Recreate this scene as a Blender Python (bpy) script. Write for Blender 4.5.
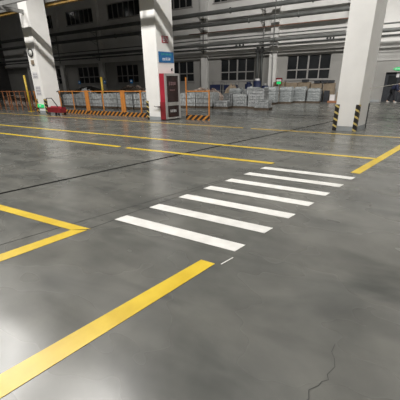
import bpy, bmesh, math, random
from mathutils import Vector, Matrix
random.seed(7)
for o in list(bpy.data.objects): bpy.data.objects.remove(o)
S = bpy.context.scene
COL = S.collection
R = math.radians

# ------------------------------------------------------------------ camera, world, exposure
cam_d = bpy.data.cameras.new('camera'); cam = bpy.data.objects.new('camera', cam_d); COL.objects.link(cam)
cam_d.sensor_fit = 'HORIZONTAL'; cam_d.sensor_width = 36; cam_d.lens = 36*300/400
cam_d.clip_start = .05; cam_d.clip_end = 200
PITCH = math.atan(117.3/300)
cam.matrix_world = (Matrix.Translation((0, 0, 1.5)) @ Matrix.Rotation(R(30), 4, 'Z')
                    @ Matrix.Rotation(math.pi/2-PITCH, 4, 'X') @ Matrix.Rotation(R(-1.0), 4, 'Z'))
S.camera = cam
W = bpy.data.worlds.new('world'); S.world = W; W.use_nodes = True
W.node_tree.nodes['Background'].inputs[0].default_value = (.012, .015, .022, 1)
S.view_settings.view_transform = 'Standard'; S.view_settings.look = 'None'
S.view_settings.gamma = 1; S.view_settings.use_curve_mapping = False
S.view_settings.exposure = 0.1
LAMPS = [  # x, y, watts of the high bay lamps, added fill lamps included
    (-13.8, 4.5, 2500), (-7.6, 4.5, 2800), (-1.4, 4.5, 2700), (-20.0, 4.5, 1900),
    (-11.0, -3.5, 300), (-4.5, -3.5, 300), (2.0, -3.5, 300),
    (7.0, 18.5, 2400), (11.5, 22.0, 2200), (-26.0, 4.5, 900), (-36.0, 12.0, 450), (-42.5, 17.0, 250)]  # back right and far left lamps are unseen fill, added to brighten the walls
LAMP_Z = 11.5

# ------------------------------------------------------------------ helpers
def link(o): COL.objects.link(o); return o
class MB:
    def __init__(s, xf=None): s.bm = bmesh.new(); s.xf = xf; s.mi = 0
    def face(s, pts):
        if s.xf: pts = [s.xf(*p) for p in pts]
        f = s.bm.faces.new([s.bm.verts.new(p) for p in pts]); f.material_index = s.mi; return s
    def hexa(s, p):   # 8 points, bottom ring then top ring
        if s.xf: p = [s.xf(*q) for q in p]
        v = [s.bm.verts.new(q) for q in p]
        for a in ((3,2,1,0),(4,5,6,7),(0,1,5,4),(1,2,6,5),(2,3,7,6),(3,0,4,7)):
            f = s.bm.faces.new([v[i] for i in a]); f.material_index = s.mi
        return s
    def box(s, x0, x1, y0, y1, z0, z1):
        return s.hexa([(x0,y0,z0),(x1,y0,z0),(x1,y1,z0),(x0,y1,z0),(x0,y0,z1),(x1,y0,z1),(x1,y1,z1),(x0,y1,z1)])
    def tube(s, pts, r, n=10, cap=True, smooth=True):
        pts = [Vector(p) for p in pts]
        if s.xf: pts = [Vector(s.xf(*p)) for p in pts]
        rs = r if isinstance(r, (list, tuple)) else [r]*len(pts)
        rings = []
        for i, p in enumerate(pts):
            d = (pts[min(i+1, len(pts)-1)]-pts[max(i-1, 0)]).normalized()
            a = Vector((0,0,1)) if abs(d.z) < .9 else Vector((1,0,0))
            u = d.cross(a).normalized(); w = d.cross(u)
            rings.append([s.bm.verts.new(p+u*math.cos(2*math.pi*k/n)*rs[i]+w*math.sin(2*math.pi*k/n)*rs[i]) for k in range(n)])
        for A, B in zip(rings, rings[1:]):
            for k in range(n):
                f = s.bm.faces.new((A[k], A[(k+1)%n], B[(k+1)%n], B[k])); f.smooth = smooth; f.material_index = s.mi
        if cap:
            for g in (rings[0][::-1], rings[-1]):
                f = s.bm.faces.new(g); f.material_index = s.mi
        return s
    def lathe(s, prof, c=(0,0,0), n=20, axis='z'):
        rings = []
        for r_, h in prof:
            ring = []
            for k in range(n):
                a = 2*math.pi*k/n; x, y = max(r_, 1e-4)*math.cos(a), max(r_, 1e-4)*math.sin(a)
                p = (c[0]+x, c[1]+y, c[2]+h) if axis == 'z' else ((c[0]+x, c[1]+h, c[2]+y) if axis == 'y' else (c[0]+h, c[1]+x, c[2]+y))
                if s.xf: p = s.xf(*p)
                ring.append(s.bm.verts.new(p))
            rings.append(ring)
        for A, B in zip(rings, rings[1:]):
            for k in range(n):
                f = s.bm.faces.new((A[k], A[(k+1)%n], B[(k+1)%n], B[k])); f.smooth = True; f.material_index = s.mi
        return s
    def build(s, name, mats, parent=None, bevel=0, loc=None):
        bmesh.ops.recalc_face_normals(s.bm, faces=s.bm.faces)
        me = bpy.data.meshes.new(name); s.bm.to_mesh(me); s.bm.free()
        for m in (mats if isinstance(mats, (list, tuple)) else [mats]): me.materials.append(m)
        o = link(bpy.data.objects.new(name, me))
        if parent: o.parent = parent
        if loc: o.location = loc
        if bevel:
            b = o.modifiers.new('bevel', 'BEVEL'); b.width = bevel; b.segments = 2; b.limit_method = 'ANGLE'
        return o
def tag(o, label=None, cat=None, group=None, kind=None):
    for k, v in (('label', label), ('category', cat), ('group', group), ('kind', kind)):
        if v: o[k] = v
    return o
def thing(name, label, cat, loc=(0,0,0), rz=0, group=None, kind=None):
    o = link(bpy.data.objects.new(name, None)); o.location = loc; o.rotation_euler = (0, 0, rz)
    o.empty_display_size = .1
    return tag(o, label, cat, group, kind)
def copy_tree(o, parent=None):
    c = o.copy(); COL.objects.link(c); c.parent = parent
    for ch in list(o.children): copy_tree(ch, c)
    return c
SK = (math.cos(R(75)), math.sin(R(75)))       # the bays and the aisle run at 75 degrees to the column row
def skew(ox, oy):
    return lambda u, v, z: (ox+u+v*SK[0], oy+v*SK[1], z)

# ------------------------------------------------------------------ materials
def mat(name, c, rough=.6, metal=0, c2=None, scale=6, detail=4, bump=0, emit=None, estr=1, spec=.5, stretch=None, lo=.35, hi=.65, bscale=None):
    m = bpy.data.materials.new(name); m.use_nodes = True
    nt = m.node_tree; N = nt.nodes; L = nt.links; b = N['Principled BSDF']
    b.inputs['Base Color'].default_value = (*c, 1); b.inputs['Roughness'].default_value = rough
    b.inputs['Metallic'].default_value = metal; b.inputs['Specular IOR Level'].default_value = spec
    if c2 or bump:
        tc = N.new('ShaderNodeTexCoord'); mp = N.new('ShaderNodeMapping'); L.new(tc.outputs['Object'], mp.inputs[0])
        if stretch: mp.inputs['Scale'].default_value = stretch
        n = N.new('ShaderNodeTexNoise'); n.inputs['Scale'].default_value = scale; n.inputs['Detail'].default_value = detail
        L.new(mp.outputs[0], n.inputs[0])
        if c2:
            r = N.new('ShaderNodeValToRGB'); r.color_ramp.elements[0].position = lo; r.color_ramp.elements[1].position = hi
            r.color_ramp.elements[0].color = (*c, 1); r.color_ramp.elements[1].color = (*c2, 1)
            L.new(n.outputs[0], r.inputs[0]); L.new(r.outputs[0], b.inputs['Base Color'])
        if bump:
            n2 = N.new('ShaderNodeTexNoise'); n2.inputs['Scale'].default_value = bscale or scale*4; L.new(mp.outputs[0], n2.inputs[0])
            bp = N.new('ShaderNodeBump'); bp.inputs['Strength'].default_value = bump; bp.inputs['Distance'].default_value = .02
            L.new(n2.outputs[0], bp.inputs['Height']); L.new(bp.outputs[0], b.inputs['Normal'])
    if emit:
        b.inputs['Emission Color'].default_value = (*emit, 1); b.inputs['Emission Strength'].default_value = estr
    return m
def hazard_mat(name, dirv, period, c1, c2, duty=.5):
    """diagonal stripes in object coordinates; dirv dots the coordinate"""
    m = bpy.data.materials.new(name); m.use_nodes = True
    nt = m.node_tree; N = nt.nodes; L = nt.links; b = N['Principled BSDF']; b.inputs['Roughness'].default_value = .5
    tc = N.new('ShaderNodeTexCoord'); d = N.new('ShaderNodeVectorMath'); d.operation = 'DOT_PRODUCT'
    d.inputs[1].default_value = [q/period for q in dirv]; L.new(tc.outputs['Object'], d.inputs[0])
    fr = N.new('ShaderNodeMath'); fr.operation = 'FRACT'; L.new(d.outputs['Value'], fr.inputs[0])
    gt = N.new('ShaderNodeMath'); gt.operation = 'GREATER_THAN'; gt.inputs[1].default_value = duty; L.new(fr.outputs[0], gt.inputs[0])
    mx = N.new('ShaderNodeMix'); mx.data_type = 'RGBA'; mx.inputs['A'].default_value = (*c1, 1); mx.inputs['B'].default_value = (*c2, 1)
    L.new(gt.outputs[0], mx.inputs['Factor']); L.new(mx.outputs['Result'], b.inputs['Base Color'])
    return m
def floor_mat():
    m = bpy.data.materials.new('polished_concrete'); m.use_nodes = True
    nt = m.node_tree; N = nt.nodes; L = nt.links; b = N['Principled BSDF']
    tc = N.new('ShaderNodeTexCoord')
    def noise(scale, detail=6, rough=.6, sc=(1,1,1), dist=0):
        mp = N.new('ShaderNodeMapping'); mp.inputs['Scale'].default_value = sc; mp.inputs['Rotation'].default_value = (0, 0, R(20))
        L.new(tc.outputs['Object'], mp.inputs[0])
        n = N.new('ShaderNodeTexNoise'); n.inputs['Scale'].default_value = scale; n.inputs['Detail'].default_value = detail
        n.inputs['Roughness'].default_value = rough; n.inputs['Distortion'].default_value = dist
        L.new(mp.outputs[0], n.inputs[0]); return n.outputs[0]
    def ramp(src, p0, c0, p1, c1):
        r = N.new('ShaderNodeValToRGB'); e = r.color_ramp.elements
        e[0].position = p0; e[1].position = p1; e[0].color = (*c0, 1); e[1].color = (*c1, 1)
        L.new(src, r.inputs[0]); return r.outputs[0]
    def mul(a, c, f=1):
        x = N.new('ShaderNodeMix'); x.data_type = 'RGBA'; x.blend_type = 'MULTIPLY'; x.inputs['Factor'].default_value = f
        L.new(a, x.inputs['A']); L.new(c, x.inputs['B']); return x.outputs['Result']
    base = ramp(noise(.55, 8, .62, (1, 1.8, 1), .8), .32, FLOOR_A, .68, FLOOR_B)
    mott = ramp(noise(3.2, 4, .5), .3, (.86, .86, .86), .7, (1.08, 1.08, 1.07))
    dark = ramp(noise(1.1, 3, .55, (.6, 2.0, 1), .6), .36, (.66, .67, .68), .52, (1, 1, 1))
    col = mul(mul(base, mott), dark, .8)
    L.new(col, b.inputs['Base Color'])
    r = N.new('ShaderNodeMapRange'); r.inputs['From Min'].default_value = .3; r.inputs['From Max'].default_value = .7
    r.inputs['To Min'].default_value = .20; r.inputs['To Max'].default_value = .33
    L.new(noise(1.2, 2, .5, (1, 1.6, 1)), r.inputs[0]); L.new(r.outputs[0], b.inputs['Roughness'])
    b.inputs['Specular IOR Level'].default_value = .5
    return m
FLOOR_A = (.100, .102, .095); FLOOR_B = (.168, .165, .150)
M = dict(
    floor=floor_mat(),
    wall_lo=mat('grey_plaster', (.30,.295,.28), .85, c2=(.37,.36,.345), scale=.5, bump=.1),
    wall_hi=mat('pale_cladding', (.66,.65,.63), .7, c2=(.76,.75,.73), scale=.7, bump=.05),
    wall_mid=mat('light_grey_panel', (.38,.375,.36), .8, c2=(.46,.455,.44), scale=.7),
    wall_dim=mat('dark_grey_plaster', (.10,.098,.098), .9, c2=(.13,.127,.125), scale=.5),
    roof=mat('roof_sheet', (.22,.22,.22), .8, c2=(.26,.26,.26), scale=1),
    white=mat('white_paint', (.84,.83,.81), .5, c2=(.90,.89,.87), scale=1.6),
    skirt=mat('grey_paint', (.30,.32,.33), .5, c2=(.36,.38,.39), scale=3),
    stripe=mat('white_floor_paint', (.70,.69,.66), .42, c2=(.80,.79,.76), scale=7, bump=.03),
    yellow=mat('yellow_floor_paint', (.60,.41,.025), .35, c2=(.70,.50,.04), scale=5, bump=.03),
    yellow_worn=mat('worn_yellow_floor_paint', (.50,.33,.05), .35, c2=(.62,.42,.06), scale=3),
    dark=mat('dark_joint', (.010,.010,.010), 1, c2=(.018,.018,.017), scale=4, spec=0),
    joint=mat('cut_joint', (.045,.045,.043), .9, c2=(.09,.09,.086), scale=2, spec=.1),
    glass=mat('dark_window_glass', (.016,.018,.020), .12, c2=(.030,.032,.034), scale=.8),
    wframe=mat('window_frame_grey', (.30,.29,.28), .5, c2=(.36,.35,.34), scale=2),
    pipe=mat('grey_pipe', (.10,.105,.10), .5, c2=(.14,.145,.14), scale=1.5),
    pipe_d=mat('dark_pipe', (.035,.037,.037), .5, c2=(.055,.058,.055), scale=1.5),
    rust=mat('rusty_pipe', (.16,.075,.04), .7, c2=(.22,.11,.07), scale=4),
    steel=mat('grey_steel', (.24,.24,.235), .5, .2, c2=(.30,.30,.29), scale=3),
    orange=mat('orange_paint', (.46,.17,.035), .5, c2=(.56,.22,.045), scale=5),
    orange_d=mat('faded_orange_paint', (.22,.08,.03), .6, c2=(.30,.12,.05), scale=5),
    ypost=mat('yellow_paint', (.50,.34,.03), .45, c2=(.60,.42,.05), scale=6),
    rail=mat('yellow_rail_paint', (.34,.20,.04), .5, c2=(.22,.14,.04), scale=2),
    silver=mat('aluminium_ingot', (.13,.14,.145), .45, .25, c2=(.33,.34,.34), scale=9, bump=.2),
    silver_d=mat('dull_aluminium', (.13,.135,.14), .45, .25, c2=(.30,.31,.31), scale=7, bump=.2),
    silver_b=mat('bright_aluminium', (.34,.355,.36), .45, .25, c2=(.62,.64,.64), scale=9, bump=.2),
    wrap=mat('plastic_film', (.14,.152,.157), .35, 0, c2=(.32,.34,.34), scale=7, bump=.5, stretch=(1,1,3)),
    wood=mat('pallet_wood', (.05,.035,.025), .8, c2=(.10,.07,.045), scale=6, stretch=(1,6,6)),
    tan=mat('tan_carton', (.22,.17,.12), .8, c2=(.30,.24,.17), scale=4),
    brown=mat('brown_scrap', (.10,.055,.04), .85, c2=(.50,.42,.36), scale=9, bump=.6),
    tarp=mat('grey_tarp', (.045,.045,.045), .8, c2=(.075,.072,.07), scale=3, bump=.6),
    red=mat('red_paint', (.34,.015,.035), .45, c2=(.42,.022,.045), scale=3),
    red_d=mat('dark_red_paint', (.16,.010,.015), .5, c2=(.26,.018,.025), scale=4),
    black=mat('black_rubber', (.015,.015,.016), .6, c2=(.03,.03,.03), scale=6),
    cabglass=mat('cabinet_glass', (.028,.018,.018), .15, c2=(.045,.028,.028), scale=3),
    alu=mat('cabinet_aluminium', (.42,.41,.40), .4, .4, c2=(.5,.49,.48), scale=4),
    blue=mat('blue_sign', (.012,.13,.36), .4, c2=(.016,.16,.40), scale=3),
    signtext=mat('white_lettering', (.75,.80,.85), .5, c2=(.8,.85,.9), scale=3),
    pinktext=mat('pale_pink_lettering', (.26,.15,.16), .5, c2=(.30,.18,.19), scale=3),
    greentext=mat('green_lettering', (.05,.38,.35), .5, c2=(.06,.42,.38), scale=3),
    paper=mat('paper', (.68,.67,.68), .7, c2=(.74,.73,.74), scale=5),
    ink=mat('grey_ink', (.34,.34,.38), .7, c2=(.42,.42,.46), scale=8),
    dial=mat('clock_dial', (.55,.56,.54), .5, c2=(.62,.63,.61), scale=5),
    green=mat('green_sign_plastic', (.02,.42,.12), .4, emit=(.02,.75,.20), estr=.45),
    navy=mat('navy_cloth', (.012,.015,.045), .85, c2=(.022,.027,.07), scale=9),
    trouser=mat('dark_trousers', (.012,.012,.016), .9, c2=(.022,.022,.028), scale=9),
    skin=mat('skin', (.50,.30,.21), .55, c2=(.56,.35,.25), scale=9),
    hair=mat('black_hair', (.012,.010,.009), .6, c2=(.02,.018,.016), scale=20),
    shoe=mat('pale_shoe', (.55,.53,.51), .6, c2=(.65,.63,.61), scale=9),
    bluep=mat('blue_plastic', (.010,.016,.05), .5, c2=(.016,.025,.08), scale=5),
    crate=mat('charcoal_crate', (.022,.024,.030), .7, c2=(.035,.038,.045), scale=5),
    terracotta=mat('terracotta_board', (.27,.11,.05), .7, c2=(.36,.16,.08), scale=3),
    cord=mat('pale_cord', (.55,.53,.48), .6, c2=(.62,.6,.55), scale=9),
    lampshade=mat('lamp_aluminium', (.5,.5,.5), .4, .6, c2=(.55,.55,.55), scale=4),
    lampface=mat('lamp_diffuser', (.9,.9,.9), .5, emit=(1,.98,.94), estr=30),
)
M['kick'] = hazard_mat('black_orange_stripes', (1, 0, -1.1), .27, (.50,.20,.03), (.02,.018,.018), .46)
M['guard'] = hazard_mat('black_yellow_stripes', (.55, .3, 1), .20, (.025,.022,.020), (.60,.47,.16), .70)
M['guard_v'] = hazard_mat('black_yellow_stripes_steep', (-.9, -.4, 1), .20, (.025,.022,.020), (.60,.47,.16), .70)

# ------------------------------------------------------------------ shell
def struct(o): o['kind'] = 'structure'; return o
XL, XR, YF, YB, ZC = -46, 14, -14, 26.4, 12.6
floor = struct(MB().box(XL-.3, XR+.3, YF-.3, YB+.6, -.3, 0).build('floor', M['floor']))
struct(MB().box(XL-.3, XR+.3, YF-.3, YB+.6, ZC, ZC+.3).build('ceiling', M['roof']))
struct(MB().box(XL-.3, XL, YF-.3, YB+.6, 0, ZC).build('wall_left', M['wall_dim']))
struct(MB().box(XR, XR+.3, YF-.3, YB+.6, 0, ZC).build('wall_right', M['wall_lo']))
struct(MB().box(XL, XR, YF-.3, YF, 0, ZC).build('wall_front', M['wall_lo']))

LOWIN = [(-37.9,-34.6),(-31.65,-28.2),(-25.5,-22.4),(-19.0,-15.65),(-12.9,-9.66),(-7.0,-3.65)]
UPWIN = [(-38.6,-34.4),(-32.3,-28.0),(-25.9,-21.6),(-19.7,-15.7),(-13.6,-9.7),(-7.3,-3.3)]
DOOR = (.06, 1.95, 1.96)
def wall_pieces(mb, x0, x1, z0, z1, holes, y0, y1):
    xs = sorted({x0, x1, *[h[0] for h in holes], *[h[1] for h in holes]})
    zs = sorted({z0, z1, *[h[2] for h in holes], *[h[3] for h in holes]})
    xs = [x for x in xs if x0 <= x <= x1]; zs = [z for z in zs if z0 <= z <= z1]
    for a, b in zip(zs, zs[1:]):
        run = None
        for c, d in zip(xs, xs[1:]):
            solid = not any(h[0] < (c+d)/2 < h[1] and h[2] < (a+b)/2 < h[3] for h in holes)
            if solid: run = (run[0], d) if run else (c, d)
            if (not solid or d == xs[-1]) and run:
                mb.box(run[0], run[1], y0, y1, a, b); run = None
holes = [(a, b, 1.6, 3.42) for a, b in LOWIN]+[(DOOR[0], DOOR[1], 0, DOOR[2])]
holes_up = [(a, b, 7.72, 9.1) for a, b in UPWIN]
mb = MB(); wall_pieces(mb, XL, XR, 0, 3.72, holes, YB, YB+.3)
wb = struct(mb.build('wall_back', M['wall_lo']))
mb = MB(); wall_pieces(mb, XL, XR, 3.72, ZC, holes_up, YB, YB+.3)
struct(mb.build('wall_back', M['wall_hi'])).parent = wb
struct(MB().box(XL, -1.75, YB-.22, YB, 3.72, 4.08).build('trim_1', M['wall_hi'], bevel=.02))
struct(MB().box(-1.44, 4.8, YB-.04, YB, 2.72, 3.70).box(-1.44, 4.8, YB-.07, YB, 3.25, 3.32).build('trim_20', M['wall_mid']))
for i, x in enumerate((-40.6, -34.0, -27.4, -20.9, -14.4, -8.05, -1.75, 5.2, 11.2)):
    mb = MB().box(x-.3, x+.3, YB-.35, YB, 0, 3.72).box(x-.3, x+.3, YB-.35, YB, 4.08, ZC)
    struct(mb.build('trim_%d' % (i+2), M['wall_hi'], bevel=.01))
struct(MB().box(-1.4, DOOR[0]-.12, YB-.04, YB, 0, .14).box(-8, -2.1, YB-.04, YB, 0, .14).build('baseboard_back', M['skirt']))
n = 0
def window(x0, x1, z0, z1, cols, zsplit):
    global n; n += 1
    r = struct(link(bpy.data.objects.new('window_%d' % n, None))); r.location = ((x0+x1)/2, YB+.1, z0)
    X0, X1, H = x0-(x0+x1)/2, x1-(x0+x1)/2, z1-z0
    f = MB(); t = .07
    f.box(X0, X1, -.06, .06, 0, t).box(X0, X1, -.06, .06, H-t, H).box(X0, X0+t, -.06, .06, t, H-t).box(X1-t, X1, -.06, .06, t, H-t)
    f.build('window_frame', M['wframe'], r)
    m = MB()
    for k in range(1, cols):
        x = X0+(X1-X0)*k/cols; w = .06 if k*2 == cols else .035
        m.box(x-w, x+w, -.05, .05, t, H-t)
    if zsplit: m.box(X0+t, X1-t, -.045, .045, zsplit-.04, zsplit+.04)
    m.build('mullion', M['wframe'], r)
    MB().box(X0+t*.5, X1-t*.5, -.006, .006, t*.5, H-t*.5).build('pane', M['glass'], r)
    MB().box(X0-.06, X1+.06, -.16, -.06, -.07, .0).build('window_sill', M['wframe'], r)
for a, b in LOWIN: window(a, b, 1.6, 3.42, 4, .72)
for a, b in UPWIN: window(a, b, 7.72, 9.1, 6, None)
# doorway
d = struct(link(bpy.data.objects.new('door_1', None))); d.location = (DOOR[0], YB, 0); d['label'] = 'dark double doorway in the pale wall'
w = DOOR[1]-DOOR[0]
MB().box(-.08, 0, -.04, .3, 0, DOOR[2]+.08).box(w, w+.08, -.04, .3, 0, DOOR[2]+.08).box(0, w, -.04, .3, DOOR[2], DOOR[2]+.08).build('door_frame', M['wframe'], d)
for k in range(2):
    a = k*w/2
    lf = MB().box(a+.01, a+w/2-.01, .12, .17, .01, DOOR[2]-.01).build('door_leaf', M['crate'], d)
    MB().box(a+.2, a+w/2-.2, .112, .12, 1.0, 1.75).build('pane', M['glass'], lf)
    MB().box(w/2+(-.1 if k == 0 else .06), w/2+(-.06 if k == 0 else .1), .07, .12, .9, 1.15).build('door_handle', M['steel'], lf)

MB().box(.66, .84, .106, .111, 1.62, 1.90).build('paper_sheet', M['paper'], d)

# ------------------------------------------------------------------ high bay lamps and added fill lamps (only lamps light the hall)
def lamp(x, y, w, label):
    t = thing('high_bay_or_fill_lamp', label, 'lamp', (x, y, LAMP_Z), group='high bay lamps under the roof')
    MB().lathe([(.06,.45),(.12,.42),(.14,.22),(.30,.05),(.34,-.05),(.33,-.05),(.29,.04),(.12,.2)]).build('lamp_shade', M['lampshade'], t)
    MB().lathe([(0,.02),(.27,.02),(.27,.0),(0,.0)]).build('diffuser', M['lampface'], t)
    MB().tube([(0,0,.42),(0,0,ZC-LAMP_Z)], .02).build('hanger', M['steel'], t)
    ld = bpy.data.lights.new('high_bay_or_fill_light', 'SPOT'); ld.energy = w*1.0; ld.spot_size = R(132); ld.spot_blend = .25
    ld.shadow_soft_size = .09; ld.color = (1, .975, .93)
    lo = link(bpy.data.objects.new('high_bay_or_fill_light', ld)); lo.parent = t; lo.location = (0, 0, -.1)
LAMP_WHERE = ['above the sharp yellow corner of the left bay', 'above the gap left of the crosswalk', 'above the white crosswalk stripes', 'above the aisle left of the leftmost column',
    'behind the viewer on the left', 'behind the viewer in the middle', 'behind the viewer on the right', 'near the back wall right of the doorway, added to brighten the wall', 'in the far right corner of the hall, added to brighten the wall',
    'above the aisle at the far left', 'above the goods at the far left, added as fill', 'in the far left corner of the hall, added as fill']
for (x, y, w), wh in zip(LAMPS, LAMP_WHERE):
    lamp(x, y, w, 'round high bay lamp under the roof '+wh)

def wall_fill_light(x, y, z, w, aim, label):  # unseen lamp added to brighten the back wall
    t = thing('wall_fill_light', label, 'lamp', (x, y, z), group='added fill lights washing the back wall')
    dv = (Vector(aim)-Vector((x, y, z))).normalized(); rot = dv.to_track_quat('-Z', 'Y').to_euler()
    h = link(bpy.data.objects.new('head', None)); h.parent = t; h.rotation_euler = rot
    MB().box(-.22, .22, -.15, .15, -.02, .12).box(-.26, .26, -.19, -.15, -.10, .12).box(-.26, .26, .15, .19, -.10, .12).box(-.26, -.22, -.15, .15, -.10, .12).box(.22, .26, -.15, .15, -.10, .12).build('housing', M['steel'], h)
    MB().box(-.21, .21, -.14, .14, -.035, -.022).build('diffuser', M['lampface'], h)
    MB().tube([(0,0,.12),(0,0,ZC-z)], .02).build('hanger', M['steel'], t)
    ld = bpy.data.lights.new('wall_fill_beam', 'SPOT'); ld.energy = w; ld.spot_size = R(100); ld.spot_blend = .5; ld.shadow_soft_size = .15; ld.color = (1, .975, .93)
    lo = link(bpy.data.objects.new('wall_fill_beam', ld)); lo.parent = h; lo.location = (0, 0, -.12)
wall_fill_light(-9.5, 13.6, 11.6, 1000, (-9.0, YB, 4.5), 'fill light added under the roof and aimed at the wall between the windows')
wall_fill_light(-3.5, 13.6, 11.6, 3000, (-3.5, YB, 4.5), 'fill light added under the roof and aimed at the wall above the wide window')
wall_fill_light(3.5, 13.6, 11.6, 2800, (3.0, YB, 4.5), 'fill light added under the roof and aimed at the wall above the doorway')

# crane beams and rails in front of and behind the column row
def beam(name, x0, x1, y, z0, z1, wid, m, label, cat='beam'):
    t = thing(name, label, cat, (0, y, z0))
    h = z1-z0
    MB().box(x0, x1, -wid/2, wid/2, 0, .03).box(x0, x1, -wid/2, wid/2, h-.03, h).box(x0, x1, -.012, .012, .03, h-.03).build('web', m, t)
    return t
b = beam('crane_beam', -40, 13, 10.05, 5.13, 5.40, .10, M['steel'], 'grey steel beam crossing in front of the leftmost white column top')
for cx, cy in ((-25.3, 11.3), (-17.08, 11.08), (-8.85, 10.84), (-1.17, 10.63), (6.6, 10.4)):
    # bracket carrying the beam: arm from the column and a diagonal strut
    MB().box(cx+.28-0, cx+.42, -.15, cy-10.05-.002, -.16, -.0).build('bracket', M['steel'], b)
t = thing('roof_pipe', 'grey pipe under the roof above the aisle, higher than the crane beam', 'pipe', (0, 8.45, 6.65))
MB().tube([(-40,0,0),(13,0,0)], .075, 14).build('run', M['steel'], t)
rl = thing('crane_rail', 'yellow crane rail running behind the tops of the white columns', 'rail', (0, 12.3, 5.42))
MB().box(-40, 13, -.10, .10, 0, .13).build('rail', M['rail'], rl)
MB().box(-40, 13, -.2, .2, .14, .75).build('girder', M['steel'], rl)

# ------------------------------------------------------------------ columns
CW, CD, CH = .70, .90, ZC-.002
def column(x, y, label, fx, guards):
    t = thing('column', label, 'column', (x, y, 0), group='white concrete columns', kind='thing')
    s = skew(0, 0)
    MB(s).box(0, fx, 0, CD, .14, CH).build('shaft', M['white'], t, bevel=.012)
    MB(s).box(-.008, fx+.008, -.008, CD+.008, 0, .14).build('skirting', M['skirt'], t)
    GH = .80
    for g in guards:
        if g == 'fl': mb = MB(s).box(-.012, .11, -.012, -.001, 0, GH).box(-.012, -.001, -.001, .11, 0, GH)
        if g == 'fr': mb = MB(s).box(fx-.09, fx+.012, -.012, -.001, .0, GH).box(fx+.001, fx+.012, -.001, .11, .0, GH)
        if g == 'br': mb = MB(s).box(fx+.001, fx+.014, CD-.05, CD+.02, .0, GH)
        mb.build('corner_guard', M['black' if g == 'br' else 'guard'], t)
    return t
cR = column(-1.17, 10.63, 'white column on the right with striped guards on its front corners', .66, ('fl', 'fr', 'br'))
cM = column(-8.87, 10.84, 'white column with blue and red signs beside the red cabinet', .72, ('fl',))
cL = column(-17.08, 11.08, 'leftmost white column with a round dial and paper notices', .75, ('fr', 'br', 'fl'))
# ------------------------------------------------------------------ floor markings
def quad_strip(name, pts, m, label, cat, group=None, z=.003, kind=None, parent=None):
    mb = MB(); k = len(pts)
    bot = [mb.bm.verts.new((p[0], p[1], 0.0005)) for p in pts]; top = [mb.bm.verts.new((p[0], p[1], z)) for p in pts]
    mb.bm.faces.new(top); mb.bm.faces.new(bot[::-1])
    for i in range(k): mb.bm.faces.new((bot[i], bot[(i+1)%k], top[(i+1)%k], top[i]))
    return tag(mb.build(name, m, parent), label, cat, group, kind)
ords = ['nearest white crosswalk stripe, closest to the end of the long yellow line', 'second white crosswalk stripe counting from the nearest', 'third white crosswalk stripe counting from the nearest',
        'middle white crosswalk stripe, fourth of the seven', 'fifth white crosswalk stripe counting from the nearest', 'sixth white crosswalk stripe, next to the farthest one', 'farthest white crosswalk stripe, closest to the right column']
for i in range(7):
    y = 2.30+.4875*i; x = -2.505+.1315*i
    quad_strip('crosswalk_stripe', [(x, y), (x+1.545-.002*i, y+.005), (x+1.59-.002*i, y+.165), (x+.045, y+.16)], M['stripe'], ords[i], 'crosswalk stripe', 'white crosswalk stripes')
def yline(pts, label, m='yellow'): return quad_strip('floor_line', pts, M[m], label, 'floor line', 'yellow lines on the floor')
q = SK[0]/SK[1]
yline([(-1.59-.9*q-.0, .48-.9), (-1.45-.9*q+.02, .41-.9), (-1.03, 2.03), (-1.17, 2.03)], 'long yellow line in the foreground ending at the nearest white stripe')
yline([(-.235, 5.66), (-.09, 5.64), (-.09+q*8.4, 14.04), (-.235+q*8.4, 14.06)], 'yellow line starting beside the farthest white stripe and running off behind the right column')
yline([(-9, 1.88), (-4.24, 1.925), (-2.56, 1.99), (-2.74, 1.87), (-4.06, 1.815), (-9, 1.75)], 'yellow line of the left bay meeting another in a sharp corner')
yline([(-2.74, 1.865), (-2.575, 1.955), (-2.78, 1.13), (-3.30, -.9), (-3.47, -.9), (-2.915, 1.20)], 'short yellow line coming forward from the sharp corner of the left bay')
yline([(-22, 7.05), (.16, 7.02), (.10, 6.90), (-22, 6.92)], 'middle of the three long yellow lines across the hall')
yline([(-22, 5.74), (-5.62, 5.71), (-5.62, 5.58), (-22, 5.60)], 'nearest of the long yellow lines, left piece before the gap')
yline([(-5.36, 5.68), (-1.60, 5.76), (-1.63, 5.63), (-5.36, 5.56)], 'yellow line piece ending behind the farthest white stripe')
yline([(-34, 10.36), (-4.0, 10.10), (-4.0, 9.99), (-34, 10.25)], 'farthest long yellow line passing in front of the fence', 'yellow_worn')
yline([(-3.7, 10.06), (9, 9.88), (9, 9.76), (-3.7, 9.95)], 'farthest yellow line passing in front of the right column', 'yellow_worn')
# joints and crack, parts of the floor
def strip(name, a, b, w, m, z=.002):
    a, b = Vector(a), Vector(b); dn = (b-a).normalized(); p = Vector((-dn.y, dn.x))*w/2
    o = quad_strip(name, [a-p, b-p, b+p, a+p], m, None, None, z=z, parent=floor); return o
strip('expansion_joint', (-5.95, -2.0), (-1.78, 12.09), .065, M['dark'])
strip('expansion_joint', (-1.78, 12.09), (-1.27, 13.8), .065, M['dark'])
strip('cut_joint', (-7.4, -1), (-5.2, 7.6), .014, M['joint'])
strip('cut_joint', (-4.1, -1.5), (-2.0, 4.4), .010, M['joint'])
strip('cut_joint', (-2.66, 1.7), (-2.5, 2.3), .008, M['joint'])
strip('cut_joint', (-2.5, 2.42), (-1.0, 7.9), .008, M['joint'])
strip('cut_joint', (-14, 8.4), (8, 8.2), .012, M['joint'])
strip('cut_joint', (-.98, 2.05), (-.93, 2.2), .01, M['stripe'])
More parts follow.
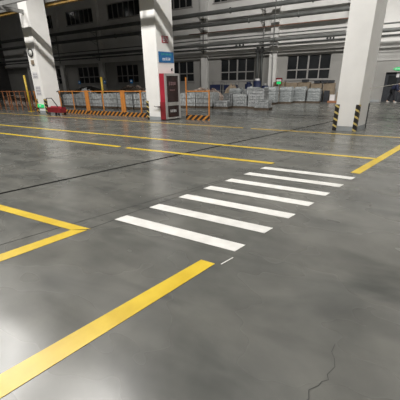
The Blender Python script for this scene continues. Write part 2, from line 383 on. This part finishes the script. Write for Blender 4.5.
ck = [(-.09, 1.12), (-.06, 1.17), (-.07, 1.22), (-.03, 1.27), (-.02, 1.30), (.01, 1.33), (-.0, 1.36), (.03, 1.43), (.02, 1.49), (-.0, 1.53), (.01, 1.60)]
mb = MB()
for i, (x, y) in enumerate(ck[:-1]):
    x2, y2 = ck[i+1]; w = .0026*(1-.06*i)
    mb.face([(x-w, y, .0015), (x+w, y, .0015), (x2+w, y2, .0015), (x2-w, y2, .0015)])
mb.build('crack', M['joint'], floor)

# ------------------------------------------------------------------ signs on the columns
def glyphs(mb, x0, x1, z0, z1, count, y, put, seed=1, dens=6):
    """blurred characters as small strokes between x0 and x1"""
    rr = random.Random(seed); w = (x1-x0)/count
    for k in range(count):
        a = x0+k*w+w*.08; b = x0+(k+1)*w-w*.08; t = (z1-z0)*.085
        for j in range(3):
            z = z0+(z1-z0)*(j+.5)/3+rr.uniform(-.1,.1)*(z1-z0); put(mb, a+rr.uniform(0,.15)*w, b-rr.uniform(0,.15)*w, z-t, z+t, y)
        for j in range(2):
            x = a+(b-a)*(.25+.5*j)+rr.uniform(-.08,.08)*w; put(mb, x-t*.7, x+t*.7, z0+rr.uniform(0,.2)*(z1-z0), z1-rr.uniform(0,.2)*(z1-z0), y)
# front faces: plane y = cy ; side faces: plane u = width in skewed coordinates
def side_put(mb, a, b, z0, z1, off): mb.box(off, off+.003, a, b, z0, z1)
def front_put(mb, a, b, z0, z1, off): mb.box(a, b, off-.003, off, z0, z1)
sM = skew(-8.87+.72, 10.84)
t = thing('blue_sign', 'blue rectangular sign with white lettering on the middle column', 'sign')
MB(sM).box(.002, .02, .07, .86, 2.30, 2.71).build('plate', M['blue'], t)
mb = MB(sM); glyphs(mb, .24, .68, 2.38, 2.49, 5, .0205, side_put, 3); mb.build('lettering', M['signtext'], t)
mb = MB(sM); glyphs(mb, .2, .74, 2.58, 2.65, 7, .0205, side_put, 4); mb.build('lettering', M['greentext'], t)
t = thing('red_sign', 'small red sign with white marks above the blue sign', 'sign')
MB(sM).box(.002, .012, .28, .62, 3.03, 3.29).build('plate', M['red'], t)
mb = MB(sM); glyphs(mb, .30, .45, 3.06, 3.26, 1, .0125, side_put, 8)
mb.box(.0125, .0155, .48, .50, 3.06, 3.26).box(.0125, .0155, .575, .595, 3.06, 3.26).hexa([(.0125,.50,3.22),(.0155,.50,3.22),(.0155,.575,3.06),(.0125,.575,3.06),(.0125,.50,3.26),(.0155,.50,3.26),(.0155,.575,3.10),(.0125,.575,3.10)])
mb.build('lettering', M['paper'], t)
t = thing('hook', 'small dark hook on the middle column above the cabinet', 'hook')
MB(sM).box(.002, .05, .70, .74, 1.99, 2.06).box(.03, .05, .70, .74, 2.06, 2.1).build('hook_body', M['black'], t)

fy = 11.08
t = thing('round_dial', 'round pale dial with a dark rim high on the leftmost column', 'dial', (-16.74, fy-.002, 3.14))
MB().lathe([(.0,-.03),(.17,-.03),(.17,0),(0,0)], axis='y', n=28).build('face', M['dial'], t)
MB().lathe([(.17,-.0),(.21,-.0),(.21,-.05),(.175,-.05),(.17,-.03)], axis='y', n=28).build('rim', M['black'], t)
MB().box(-.10, .10, -.06, -.002, -.58, -.36).build('box', M['tan'], thing('switch_box', 'small beige box fixed under the round dial', 'box', (-16.72, fy, 3.14)), bevel=.01)
for lab, z0, z1, cx in (('upper grey lettered notice on the leftmost column', 1.86, 2.18, -16.74), ('lower lettered notice on the leftmost column above the green light', .98, 1.48, -16.72)):
    t = thing('paper_notice', lab, 'notice', group='paper notices on the leftmost column')
    MB().box(cx-.24, cx+.22, fy-.008, fy-.002, z0, z1).build('sheet', M['paper'], t)
    mb = MB(); rows = 2 if z1-z0 < .4 else 3
    for k in range(rows): glyphs(mb, cx-.2, cx+.18, z0+.04+k*(z1-z0-.06)/rows, z0+.02+(k+.85)*(z1-z0-.06)/rows, 3, fy-.009, front_put, 10+k)
    mb.build('lettering', M['ink'], t)
t = thing('green_light', 'small bright green light low on the leftmost column', 'sign')
MB().box(-17.03, -16.48, fy-.05, fy-.014, .33, .50).build('case', M['green'], t, bevel=.01)
MB().box(-16.86, -16.70, fy-.054, fy-.05, .39, .45).build('symbol', M['signtext'], t)

# ------------------------------------------------------------------ red cabinet on the middle column
s = skew(-8.87+.74, 10.84)
t = thing('fire_cabinet', 'red cabinet with a grey framed dark glass front beside the middle column', 'cabinet')
MB(s).box(.0, .26, .02, .78, .76, 1.88).build('body', M['red'], t)
MB(s).box(.0, .26, -.02, .78, .04, .76).build('lower_body', M['red_d'], t)
MB(s).box(.02, .24, .04, .76, .0, .04).build('plinth', M['black'], t)
f = MB(s)
z0, z1, v0, v1 = .05, 1.88, .0, .80
for a in ((v0, v0+.08, z0, z1), (v1-.08, v1, z0, z1), (v0+.08, v1-.08, z0, z0+.07), (v0+.08, v1-.08, z1-.09, z1), (v0+.08, v1-.08, .60, .74)):
    f.box(.26, .31, *a)
f.build('frame', M['alu'], t)
dr = MB(s).box(.265, .29, .08, .72, .74, 1.79).build('upper_door', M['cabglass'], t)
mb = MB(s); glyphs(mb, .20, .60, 1.42, 1.56, 4, .2905, side_put, 21); glyphs(mb, .24, .54, 1.20, 1.26, 4, .2905, side_put, 22); mb.build('lettering', M['pinktext'], dr)
dr = MB(s).box(.265, .29, .08, .72, .12, .60).build('lower_door', M['cabglass'], t)
mb = MB(s); glyphs(mb, .22, .58, .32, .44, 4, .2905, side_put, 23); mb.build('lettering', M['paper'], dr)
MB(s).box(.31, .33, .10, .13, .60, .72).build('handle', M['steel'], t)
MB().tube([(-8.19, 10.80, .56), (-8.32, 10.74, .57), (-8.40, 10.74, .59)], .02).box(-8.22, -8.13, 10.74, 10.815, .52, .60).build('side_handle', M['steel'], t)

# ------------------------------------------------------------------ fence
def fence_panel(x0, x1, y, label, posts, kick=True, top=True, dim=False, tall=None):
    t = thing('fence_panel', label, 'fence', (x0, y, 0), group='orange barrier fence')
    m = M['orange_d'] if dim else M['orange']; L_ = x1-x0
    if top: MB().box(0, L_, -.02, .02, 1.15, 1.19).build('top_rail', m, t)
    if kick: MB().box(0, L_, -.03, -.015, .0, .20).build('kick_board', M['kick'], t)
    for px, w in posts:
        h = 1.21 if not tall or px != posts[0][0] else tall
        MB().box(px-w/2, px+w/2, -.013, .03, 0, h).build('post', m, t)
    return t
FY = 11.95
fence_panel(-15.9, -13.62, 11.72, 'orange fence panel behind the red trolley', [(.05,.05), (1.15,.04), (2.2,.14)])
fence_panel(-13.58, -11.02, 11.66, 'orange fence panel between the two wide posts', [(.07,.15), (1.17,.05), (2.48,.14)])
fence_panel(-10.98, -8.92, 11.62, 'orange fence panel just left of the middle column', [(.06,.13), (1.12,.06)])
fence_panel(-7.30, -6.13, 11.56, 'short fence panel right of the cabinet with one tall thin post', [(.03,.045), (1.14,.045)], tall=1.72)
fence_panel(-21.2, -18.75, 11.9, 'faded orange fence panel left of the yellow post', [(.1,.07), (.62,.05), (1.2,.05), (1.8,.05), (2.35,.07)], kick=False, dim=True)
fence_panel(-23.8, -21.25, 11.95, 'faded orange fence panel at the left edge of view', [(.1,.07), (.62,.05), (1.2,.05), (1.8,.05), (2.35,.07)], kick=False, dim=True)
fence_panel(-18.55, -17.15, 11.9, 'short orange fence panel between yellow post and leftmost column', [(.1,.06), (.7,.04)], kick=True)
def bollard(x, y, h, r, label):
    t = thing('guard_post', label, 'post', (x, y, 0), group='tall yellow posts')
    MB().tube([(0,0,.02),(0,0,h)], r, 14).build('shaft', M['ypost'], t)
    MB().box(-.14,.14,-.14,.14,0,.02).build('base_plate', M['ypost'], t)
bollard(-18.66, 11.62, 2.08, .055, 'tall yellow post left of the leftmost column')
bollard(-17.42, 16.48, 1.98, .07, 'yellow post standing between the metal stacks behind the fence')

# red trolley
t = thing('hand_trolley', 'red low hand trolley with black handles against the leftmost column', 'trolley', (-15.05, 10.80, 0))
MB().box(-.52, .52, -.20, .20, .13, .17).box(-.52, .52, -.20, -.17, .17, .40).box(-.52, .52, .17, .20, .17, .40).box(-.52, -.49, -.17, .17, .17, .40).box(.49, .52, -.17, .17, .17, .36).build('tray', M['red_d'], t, bevel=.01)
MB().hexa([(-.40,-.16,.18),(.40,-.16,.18),(.40,.16,.18),(-.40,.16,.18),(-.30,-.12,.46),(.26,-.12,.44),(.26,.12,.44),(-.30,.12,.46)]).build('load', M['red'], t, bevel=.03)
for x in (-.38, .38):
    for y in (-.19, .19):
        MB().lathe([(.0,-.025),(.07,-.025),(.075,0),(.07,.025),(0,.025)], (x, y, .075), axis='y').build('wheel', M['black'], t)
MB().tube([(-.50,-.12,.30),(-.62,-.12,.62),(-.50,-.12,.86),(-.10,-.12,.86),(.30,-.12,.44)], .024).build('handle', M['black'], t)
MB().tube([(.46,0,.38),(.62,0,.72),(.34,0,1.20)], .018).tube([(.24,0,1.17),(.42,0,1.23)], .02).build('handle', M['black'], t)

# cord barrier right of the right column
t = tag(MB().tube([(-.33, 11.2, 1.25), (.45, 11.15, 1.38), (3.2, 11.0, 1.50), (6.28, 10.85, 1.55)], .008, 6).build('barrier_cord', M['cord']), 'thin pale cord stretched from the right column', 'cord')
column(6.3, 10.4, 'white column beyond the right end of the hall view', .70, ('fl',))

# ------------------------------------------------------------------ pipes on the back wall
PYY = 25.25
def hpipe(name, x0, x1, z, r, m, label, y=PYY, flanges=(), elbow=False):
    t = thing(name, label, 'pipe', (0, y, z), group='pipes along the back wall')
    pts = [(x0,0,0),(x1,0,0)]
    if elbow: pts += [(x1+.2,0,.08),(x1+.3,0,.3),(x1+.3,0,ZC-z)]
    MB().tube(pts, r, 14).build('run', m, t)
    for fx in flanges: MB().lathe([(r*.9,-.04),(r*1.35,-.04),(r*1.35,.04),(r*.9,.04)], (fx,0,0), 16, 'x').build('flange', m, t)
    return t
hpipe('wall_pipe', XL, -2.6, 6.80, .16, M['pipe'], 'topmost thick grey pipe along the back wall', flanges=(-20.4,-11.5,-5.2), elbow=True)
hpipe('wall_pipe', XL, -2.6, 5.97, .15, M['pipe'], 'second thick grey pipe from the top on the back wall', flanges=(-24,-9.9,-6.1), elbow=True)
hpipe('wall_pipe', -15.4, -2.4, 5.40, .035, M['rust'], 'thin rusty pipe between the thick grey pipes', elbow=False)
hpipe('wall_pipe', XL, XR, 4.86, .05, M['pipe'], 'thin grey pipe below the rusty pipe')
hpipe('wall_pipe', XL, XR, 4.47, .125, M['pipe'], 'third thick grey pipe, lowest of the thick pipes on the back wall', flanges=(-18,-7.7,1.9))
lp = hpipe('wall_pipe', XL, XR, 4.16, .065, M['pipe_d'], 'dark pipe at the bottom of the bundle on the back wall')
for x in (-10.9, -10.6, -10.3, -3.95, -3.75, -3.55):
    MB().box(x-.06, x+.06, -.08, .08, .05, .17).build('clamp', M['black'], lp)
for i, x in enumerate((-34.0, -27.4, -20.9, -14.4, -8.9, -1.75, 5.2)):
    lab = ['steel pipe bracket on the back wall, last one to the far left', 'steel pipe bracket on the back wall, second from the far left', 'steel pipe bracket on the dark wall left of the middle column', 'steel pipe bracket on the pilaster right of the middle column', 'steel pipe bracket above the two dark downpipes', 'steel pipe bracket behind the right column', 'steel pipe bracket beyond the dark doorway'][i]
    t = thing('pipe_bracket', lab, 'bracket', (x, 0, 0), group='pipe brackets')
    yb = YB-.35
    MB().box(-.05, .05, yb-.06, yb-.002, 3.9, 7.1).build('upright', M['steel'], t)
    for z in (6.80-.16, 5.97-.15, 4.47-.125):
        MB().box(-.04, .04, PYY-.2, yb-.06, z-.07, z-.002).build('arm', M['steel'], t)
        MB().hexa([(-.02,PYY,z-.09),(.02,PYY,z-.09),(.02,PYY+.05,z-.09),(-.02,PYY+.05,z-.09),(-.02,yb-.08,z-.45),(.02,yb-.08,z-.45),(.02,yb-.06,z-.40),(-.02,yb-.06,z-.40)]).build('strut', M['steel'], t)
# uprights between pipes and downpipes
t = thing('drop_pipe', 'slim grey pipe dropping in front of the pilaster beside the downpipes', 'pipe'); MB().tube([(-7.75,25.0,7.6),(-7.75,25.0,4.3),(-7.75,25.2,1.2),(-7.75,25.2,.02)], .03).build('run', M['pipe'], t)
for x, r, lab in ((-9.15, .13, 'left and thicker dark downpipe between the two windows'), (-8.80, .10, 'right and slimmer dark downpipe between the two windows')):
    t = thing('downpipe', lab, 'pipe', (x, 25.55, 0), group='dark downpipes')
    MB().tube([(0,0,0),(0,0,4.05)], r, 12).build('run', M['pipe_d'], t)
    MB().box(-r-.04, r+.04, -.15, .15, 3.7, 3.9).build('collar', M['black'], t)
# exit sign
t = thing('exit_sign', 'small lit green exit sign above the dark doorway', 'sign', (.84, YB-.002, 2.17))
MB().hexa([(-.40,-.05,-.01),(-.24,-.05,-.09),(-.24,0,-.09),(-.40,0,-.01),(-.40,-.05,.01),(-.24,-.05,.09),(-.24,0,.09),(-.40,0,.01)]).box(-.24, .38, -.05, 0, -.09, .09).build('case', M['green'], t)
MB().box(-.26, .0, -.054, -.05, -.018, .018).face([(-.32,-.054,0),(-.22,-.054,.06),(-.22,-.054,-.06)]).build('arrow', M['signtext'], t)
MB().box(.12, .17, -.054, -.05, -.02, .05).box(.08, .22, -.054, -.05, -.04, -.02).box(.13,.16,-.054,-.05,.055,.08).build('symbol', M['signtext'], t)

# ------------------------------------------------------------------ goods
def pallet(t, w, d):
    mb = MB()
    for k in range(5): a = -w/2+k*(w-.1)/4; mb.box(a, a+.1, -d/2, d/2, .10, .125)
    for k in range(3): a = -d/2+k*(d-.1)/2; mb.box(-w/2, w/2, a, a+.1, .0, .10)
    mb.build('pallet', M['wood'], t)
def ribbed_stack(x, y, w, d, h, label, rz=0, m='silver_d', seed=0):
    rr = random.Random(seed+int(x*10)); t = thing('metal_stack', label, 'metal stack', (x, y, 0), rz, 'ribbed metal stacks behind the fence')
    pallet(t, w, d)
    mb = MB(); k = int(w/.11)
    for i in range(k):
        a = -w/2+i*w/k; mb.box(a+.01, a+w/k-.012, -d/2+rr.uniform(0,.04), d/2-rr.uniform(0,.04), .125, h-rr.uniform(0,.07))
    mb.build('bars', M[m], t)
    MB().box(-w/2-.01, w/2+.01, -d/2-.012, -d/2-.002, h*.62, h*.62+.03).box(-w/2-.01, w/2+.01, -d/2-.012, -d/2-.002, h*.3, h*.3+.03).build('strap', M['steel'], t)
    return t
def layered_stack(x, y, w, d, layers, label, group, lh=.085, m='silver', rz=0):
    t = thing('ingot_stack', label, 'ingot stack', (x, y, 0), rz, group)
    pallet(t, w+.06, d+.06)
    for l in range(layers):
        mb = MB(); z = .127+l*lh; j = random.uniform(-.02, .02)
        if l % 2 == 0:
            for k in range(7): a = -w/2+k*w/7; mb.hexa([(a+.005,-d/2+j,z),(a+w/7-.005,-d/2+j,z),(a+w/7-.005,d/2+j,z),(a+.005,d/2+j,z),(a+.025,-d/2+.02+j,z+lh-.01),(a+w/7-.025,-d/2+.02+j,z+lh-.01),(a+w/7-.025,d/2-.02+j,z+lh-.01),(a+.025,d/2-.02+j,z+lh-.01)])
        else:
            for k in range(7): a = -d/2+k*d/7; mb.hexa([(-w/2+j,a+.005,z),(w/2+j,a+.005,z),(w/2+j,a+d/7-.005,z),(-w/2+j,a+d/7-.005,z),(-w/2+.02+j,a+.025,z+lh-.01),(w/2-.02+j,a+.025,z+lh-.01),(w/2-.02+j,a+d/7-.025,z+lh-.01),(-w/2+.02+j,a+d/7-.025,z+lh-.01)])
        mb.build('ingot_layer', M[m], t)
    return t
def wrapped_stack(x, y, w, d, h, label, rz=0, seed=0):
    rr = random.Random(seed); t = thing('wrapped_pallet', label, 'wrapped pallet', (x, y, 0), rz, 'film wrapped pallets')
    pallet(t, w, d)
    mb = MB(); n_ = 10; rings = []
    for j in range(n_+1):
        z = .127+(h-.127)*j/n_; g = 1-.02*(j % 2)-(.12 if j == n_ else 0)
        ring = []
        for k in range(24):
            a = 2*math.pi*k/24; cx, sy = math.cos(a), math.sin(a); e = .28
            px = math.copysign(abs(cx)**e, cx)*w/2*g; py = math.copysign(abs(sy)**e, sy)*d/2*g
            ring.append(mb.bm.verts.new((px*(1+rr.uniform(-.02,.02)), py*(1+rr.uniform(-.02,.02)), z+(rr.uniform(-.05,.05) if j == n_ else 0))))
        rings.append(ring)
    for A, B in zip(rings, rings[1:]):
        for k in range(24): mb.bm.faces.new((A[k], A[(k+1)%24], B[(k+1)%24], B[k])).smooth = False
    mb.bm.faces.new(rings[-1]); mb.bm.faces.new(rings[0][::-1])
    mb.build('load', M['wrap'], t)
    c = MB()
    for k in range(5): a = -w*.4+k*w*.17; c.box(a, a+w*.14, -d*.35, d*.35, h-.06, h+.02+rr.uniform(0,.05))
    c.build('top_layer', M['wrap'], t)
    return t
xs = [-19.6, -18.25, -16.9, -15.55, -14.2, -12.85, -11.5]
lb = ['behind the fence at the far left of the row', 'behind the leftmost column', 'seen right of the red trolley', 'behind the first wide orange post', 'between the two wide orange posts', 'behind the second wide orange post', 'just left of the middle column']
for i, x in enumerate(xs): ribbed_stack(x, 15.72, 1.22, 1.1, .90+.06*(i % 2), 'grey ribbed metal stack '+lb[i], m='silver_b')
ribbed_stack(-16.4, 17.5, 1.3, 1.1, .95, 'second row ribbed metal stack behind the fence near the yellow post')
for i, (x, l) in enumerate(((-10.75, 'just right of the red cabinet'), (-9.55, 'behind the tall thin fence post'))): ribbed_stack(x, 17.75, 1.15, 1.1, .93, 'silver ribbed metal stack '+l, m='silver_b')
ribbed_stack(-8.3, 18.5, .62, .9, .85, 'grey ribbed metal stack past the end of the fence', m='silver_d')
IG = 'layered ingot stacks'
layered_stack(-8.35, 17.42, .9, .5, 4, 'low ingot stack past the right end of the fence', IG, m='silver_d')
layered_stack(-7.42, 18.35, .9, .9, 8, 'ingot stack standing left of the tallest one', IG)
layered_stack(-6.35, 18.2, 1.0, .9, 12, 'tallest layered ingot stack in the middle of the hall', IG, m='silver_d')
layered_stack(-5.72, 17.30, .8, .7, 5, 'low bright ingot stack in front of the tallest one', IG)
for i, (x, y, l) in enumerate(((-6.75, 22.0, 'nearest to the layered ingot stacks'), (-5.95, 23.1, 'second from the ingot stacks'), (-5.20, 24.15, 'third from the ingot stacks'), (-4.22, 24.15, 'at the right end of its row'), (-7.9, 21.6, 'half hidden behind the ingot stacks'), (-9.2, 21.5, 'behind the end of the fence'))):
    wrapped_stack(x, y, .92, .92, [1.1, 1.08, 1.06, .95, 1.1, 1.05][i], 'silver film wrapped pallet load '+l, seed=i, rz=.02*i)
# heaps behind the left fence
def heap(name, x, y, w, d, h, m, label, cat, seed=1):
    rr = random.Random(seed); mb = MB(); nx, ny = 18, 8
    V = [[mb.bm.verts.new((-w/2+w*i/nx, -d/2+d*j/ny, max(.0, h*(math.sin(math.pi*i/nx)**.5 if 0 < i < nx else 0)*(math.sin(math.pi*j/ny)**.5 if 0 < j < ny else 0)*rr.uniform(.78,1.0)))) for j in range(ny+1)] for i in range(nx+1)]
    for i in range(nx):
        for j in range(ny): mb.bm.faces.new((V[i][j], V[i+1][j], V[i+1][j+1], V[i][j+1]))
    return tag(mb.build(name, m, loc=(x, y, 0)), label, cat)
heap('tarp_heap', -22.6, 19.8, 5.0, 2.2, 1.45, M['tarp'], 'dark covered heap behind the metal stacks left of the middle column', 'heap', 2)
heap('scrap_heap', -17.6, 19.9, 4.4, 2.2, 1.45, M['brown'], 'brown scrap heap behind the fence left of the middle column', 'heap', 3)
heap('scrap_heap', -11.6, 20.6, 3.4, 1.6, 1.2, M['brown'], 'brown scrap heap seen right of the red cabinet', 'heap', 4)
SC = 'small scrap piles on top of the metal stacks'
for x, y, z, w, h, m, lab in ((-20.0, 17.2, 0, 2.2, 1.35, 'silver', 'crumpled silver pile behind the stacks near the tall yellow post'), (-14.4, 17.9, 0, 1.9, 1.3, 'silver', 'crumpled silver pile behind the stacks between the wide orange posts'),
        (-12.5, 17.9, 0, 1.7, 1.35, 'brown', 'mottled brown pile behind the stacks left of the middle column'), (-10.2, 19.2, 0, 2.6, 1.25, 'brown', 'mottled brown pile right behind the silver stacks beside the cabinet'),
        (-7.6, 20.3, 0, 1.8, 1.3, 'silver', 'crumpled silver pile behind the layered ingot stacks')):
    tag(heap('scrap_pile', x, y, w, .9, h, M[m], None, None, int(-x*3)), lab, 'pile', SC)
def box_thing(name, x, y, w, d, h, m, label, cat, group=None, z=0, lid=None):
    t = thing(name, label, cat, (x, y, z), random.uniform(-.08, .08), group)
    MB().box(-w/2, w/2, -d/2, d/2, 0, h).build('body', M[m], t, bevel=.01)
    MB().box(-w/2-.01, w/2+.01, -d/2-.01, d/2+.01, h+.001, h+.03).build('lid', M[lid or m], t)
    return t
g = 'cartons along the back wall'
for x, w, h, l in ((-7.2, .9, 1.42, 'left end of the carton row below the wide window'), (-6.2, .9, 1.36, 'second in the carton row below the wide window'), (-5.25, .85, 1.38, 'middle of the carton row below the wide window'), (-4.35, .8, 1.28, 'fourth in the carton row below the wide window'), (-3.45, .75, 1.30, 'right end of the carton row below the wide window')):
    box_thing('carton', x, 25.6, w, .6, h, 'tan', 'tall tan carton at the '+l if 'row' in l and l.startswith(('left','right')) else 'tall tan carton '+l, 'carton', g)
for x, l in ((-5.2, 'left'), (-4.3, 'second'), (-3.82, 'third'), (-3.34, 'right')):
    box_thing('parts_bin', x, 25.45, .42, .4, .16, 'crate', 'dark bin on the cartons below the window, %s of four' % l, 'bin', 'dark bins on the cartons', z={-5.2:1.41,-4.3:1.31,-3.82:1.33,-3.34:1.33}[x])
for x, l in ((-3.95, 'beside the last wrapped pallet'), (-3.5, 'next to the white box')):
    box_thing('crate', x, 25.02, .38, .24, .78, 'crate', 'dark crate on the floor '+l, 'crate', 'dark crates near the wall')
box_thing('box', -3.05, 24.9, .35, .3, .38, 'paper', 'small white box on the floor left of the right column', 'box', z=.12)
box_thing('box', -2.6, 24.9, .35, .35, .55, 'tan', 'small brown box on the floor left of the right column', 'box', z=.12)
tag(MB().box(-3.3, -2.2, 24.4, 25.15, 0, .11).build('floor_board', M['terracotta'], bevel=.01), 'flat orange brown board on the floor left of the right column', 'board')
# blue items
def drum(x, y, h, r, z, label, m='bluep', lidm='paper'):
    t = thing('drum', label, 'drum', (x, y, z), 0, 'blue drums')
    MB().lathe([(0,0),(r,0),(r,.02),(r*.97,h*.33),(r*1.02,h*.35),(r*.97,h*.37),(r*.97,h*.63),(r*1.02,h*.65),(r*.97,h*.67),(r,h-.02),(r,h),(0,h)]).build('body', M[m], t)
    MB().lathe([(0,h+.001),(r*.6,h+.001),(r*.6,h+.16),(0,h+.16)]).build('lid', M[lidm], t)
drum(-8.5, 23.9, 1.55, .30, 0, 'tall blue drum with a white top behind the ingot stacks')
drum(-9.2, 23.9, 1.35, .28, 0, 'dark blue drum left of the white topped one', lidm='bluep')
drum(-7.85, 23.9, 1.2, .26, 0, 'short blue drum right of the white topped one', lidm='steel')
def cage(x, y, w, h, label):
    t = thing('wire_cage', label, 'cage', (x, y, 0), 0, 'wire cages below the window')
    fr = MB()
    for a in (-w/2, w/2):
        for b_ in (-.35, .35): fr.box(a-.025, a+.025, b_-.025, b_+.025, 0, h)
    for z in (.15, h*.55, h-.03):
        fr.box(-w/2, w/2, -.37, -.33, z, z+.04).box(-w/2, w/2, .33, .37, z, z+.04).box(-w/2-.02, -w/2+.02, -.35, .35, z, z+.04).box(w/2-.02, w/2+.02, -.35, .35, z, z+.04)
    fr.build('frame', M['steel'], t)
    MB().box(-w/2+.04, w/2-.04, -.3, .3, .2, h*.86).build('contents', M['bluep'], t, bevel=.03)
cage(-12.2, 24.3, 1.1, 1.55, 'grey framed cage with dark blue contents, left of the pair')
cage(-10.9, 24.3, 1.1, 1.5, 'grey framed cage with dark blue contents, right of the pair')
heap('scrap_heap', -10.2, 22.9, 1.3, 1.1, 1.5, M['tan'], 'tan heap between the blue cages and the blue drums', 'heap', 6)
t = thing('sign_board', 'small green and white board in a red frame on the back wall', 'board', (-7.15, 25.1, 1.30))
MB().box(-.17, .17, 0, .02, 0, .18).build('lower_panel', M['green'], t)
MB().box(-.2, .2, 0, .02, .22, .34).build('upper_panel', M['paper'], t)
MB().box(-.26, -.2, -.01, .03, -.05, .45).box(.2, .26, -.01, .03, -.05, .45).box(-.26, .26, -.01, .03, .34, .45).build('frame', M['red_d'], t)
MB().box(-.02, .02, .031, .06, -1.3, .4).build('stand', M['steel'], t)
for x, l in ((-25.6, 'leftmost of the three'), (-22.2, 'middle one of the three'), (-19.0, 'rightmost of the three')):
    t = thing('blue_marker', 'small blue marker board on a pole behind the fence, '+l, 'sign', (x, 21.4, 0), group='blue marker boards')
    MB().tube([(0,0,0),(0,0,1.7)], .02).build('pole', M['steel'], t)
    MB().box(-.16, .16, -.04, -.021, 1.55, 1.85).build('plate', M['bluesign'] if 'bluesign' in M else M['blue'], t)
    MB().box(-.07, .07, -.046, -.041, 1.68, 1.78).build('symbol', M['signtext'], t)
# brown cartons and a rack behind the far left fence
for i, (x, w, h) in enumerate(((-25.5, 1.3, .75), (-24.0, 1.2, .6), (-22.6, 1.2, .8), (-21.2, 1.1, .62))):
    box_thing('carton', x, 14.6, w, .9, h, 'brown', 'brown carton behind the faded orange fence, number %s from the left' % ['first', 'second', 'third', 'fourth'][i], 'carton', 'brown cartons behind the faded fence')

# ------------------------------------------------------------------ person in the doorway
def skin_mesh(name, chains, m, parent, sub=2, root=0):
    vs, es, rs, idx = [], [], [], {}
    for ch in chains:
        prev = None
        for p in ch:
            key = tuple(round(q_, 4) for q_ in p[:3])
            if key not in idx: idx[key] = len(vs); vs.append(p[:3]); rs.append(p[3] if len(p) == 4 else p[3:5])
            if prev is not None and prev != idx[key]: es.append((prev, idx[key]))
            prev = idx[key]
    me = bpy.data.meshes.new(name); me.from_pydata(vs, es, []); o = link(bpy.data.objects.new(name, me)); o.parent = parent
    sk_ = o.modifiers.new('skin', 'SKIN'); sk_.use_smooth_shade = True
    for i, r_ in enumerate(rs):
        d_ = me.skin_vertices[0].data[i]; d_.radius = r_ if isinstance(r_, tuple) else (r_, r_); d_.use_root = (i == root)
    sb = o.modifiers.new('sub', 'SUBSURF'); sb.levels = sub; sb.render_levels = sub
    me.materials.append(m); return o
P = thing('person', 'person in navy work clothes and pale shoes bending forward before the dark doorway', 'person', (.62, 25.2, 0), math.pi)
# bending towards -x in the figure's own axes
HD = (-.36, 0, 1.30)
body = skin_mesh('body', [
    [(0,0,.88,.12), (-.10,0,1.00,.12), (-.21,0,1.10,.13), (-.28,0,1.17,.06), (-.31,0,1.21,.055), (-.35,0,1.27,.085), (-.38,0,1.35,.08), (-.39,0,1.40,.05)],
    [(-.35,0,1.27,.085), (-.445,0,1.25,.015)],
    [(0,0,.88,.12), (0,-.09,.82,.085), (.04,-.10,.47,.06), (.20,-.10,.12,.04), (.11,-.10,.04,.035)],
    [(0,0,.88,.12), (-.02,.09,.82,.085), (-.16,.10,.47,.06), (-.20,.10,.12,.04), (-.30,.10,.04,.035)],
    [(-.21,0,1.10,.13), (-.22,-.20,1.13,.055), (-.20,-.24,.88,.042), (-.36,-.24,.76,.032), (-.41,-.24,.73,.03)],
    [(-.21,0,1.10,.13), (-.22,.20,1.13,.055), (-.24,.24,.88,.042), (-.42,.23,.80,.032), (-.47,.23,.78,.03)],
    ], M['skin'], P)
for (cx, cy, cz, dx, dz) in ((-.41,-.24,.73,-.85,-.5), (-.47,.23,.78,-.9,-.35)):
    for k in range(5):
        o_ = (k-1.5)*.018; ln = [.065,.075,.07,.055,.045][k]
        b_ = Vector((cx, cy+o_, cz)); dv = Vector((dx, 0, dz)).normalized()
        if k == 4: b_ = Vector((cx, cy-.03, cz)); dv = Vector((dx, -.9, dz)).normalized()
        e1 = b_+dv*ln*.6; e2 = e1+(dv+Vector((0,0,-.5))).normalized()*ln*.5
        skin_mesh('finger', [[(*b_, .012), (*e1, .0095), (*e2, .008)]], M['skin'], body, 1)
skin_mesh('jacket', [
    [(.01,0,.80,.17), (-.10,0,.99,.18), (-.21,0,1.10,.18), (-.275,0,1.165,.09)],
    [(-.21,0,1.10,.18), (-.22,-.21,1.13,.085), (-.20,-.25,.88,.072), (-.34,-.25,.77,.055)],
    [(-.21,0,1.10,.18), (-.22,.21,1.13,.085), (-.24,.25,.88,.072), (-.40,.24,.81,.055)]], M['navy'], P)
skin_mesh('trousers', [[(0,0,.88,.15), (0,-.09,.80,.105), (.04,-.10,.47,.082), (.19,-.10,.14,.062)],
    [(0,0,.88,.15), (-.02,.09,.80,.105), (-.16,.10,.47,.082), (-.20,.10,.13,.062)]], M['trouser'], P)
for (x, y) in ((.12, -.10), (-.29, .10)):
    skin_mesh('shoe', [[(x+.11, y, .055, .05), (x+.02, y, .055, .052), (x-.09, y, .045, .042)]], M['shoe'], P)
hr = MB().lathe([(.0,.135),(.05,.13),(.09,.10),(.112,.05),(.115,.0),(.10,-.06)], (-.365, 0, 1.325), 18).build('hair', M['hair'], P)
for y in (-.035, .035): MB().lathe([(0,-.012),(.012,0),(0,.012)], (-.437, y, 1.275), 8, 'x').build('eye', M['black'], body)
MB().box(-.432, -.42, -.025, .025, 1.21, 1.218).build('mouth', M['red_d'], body)
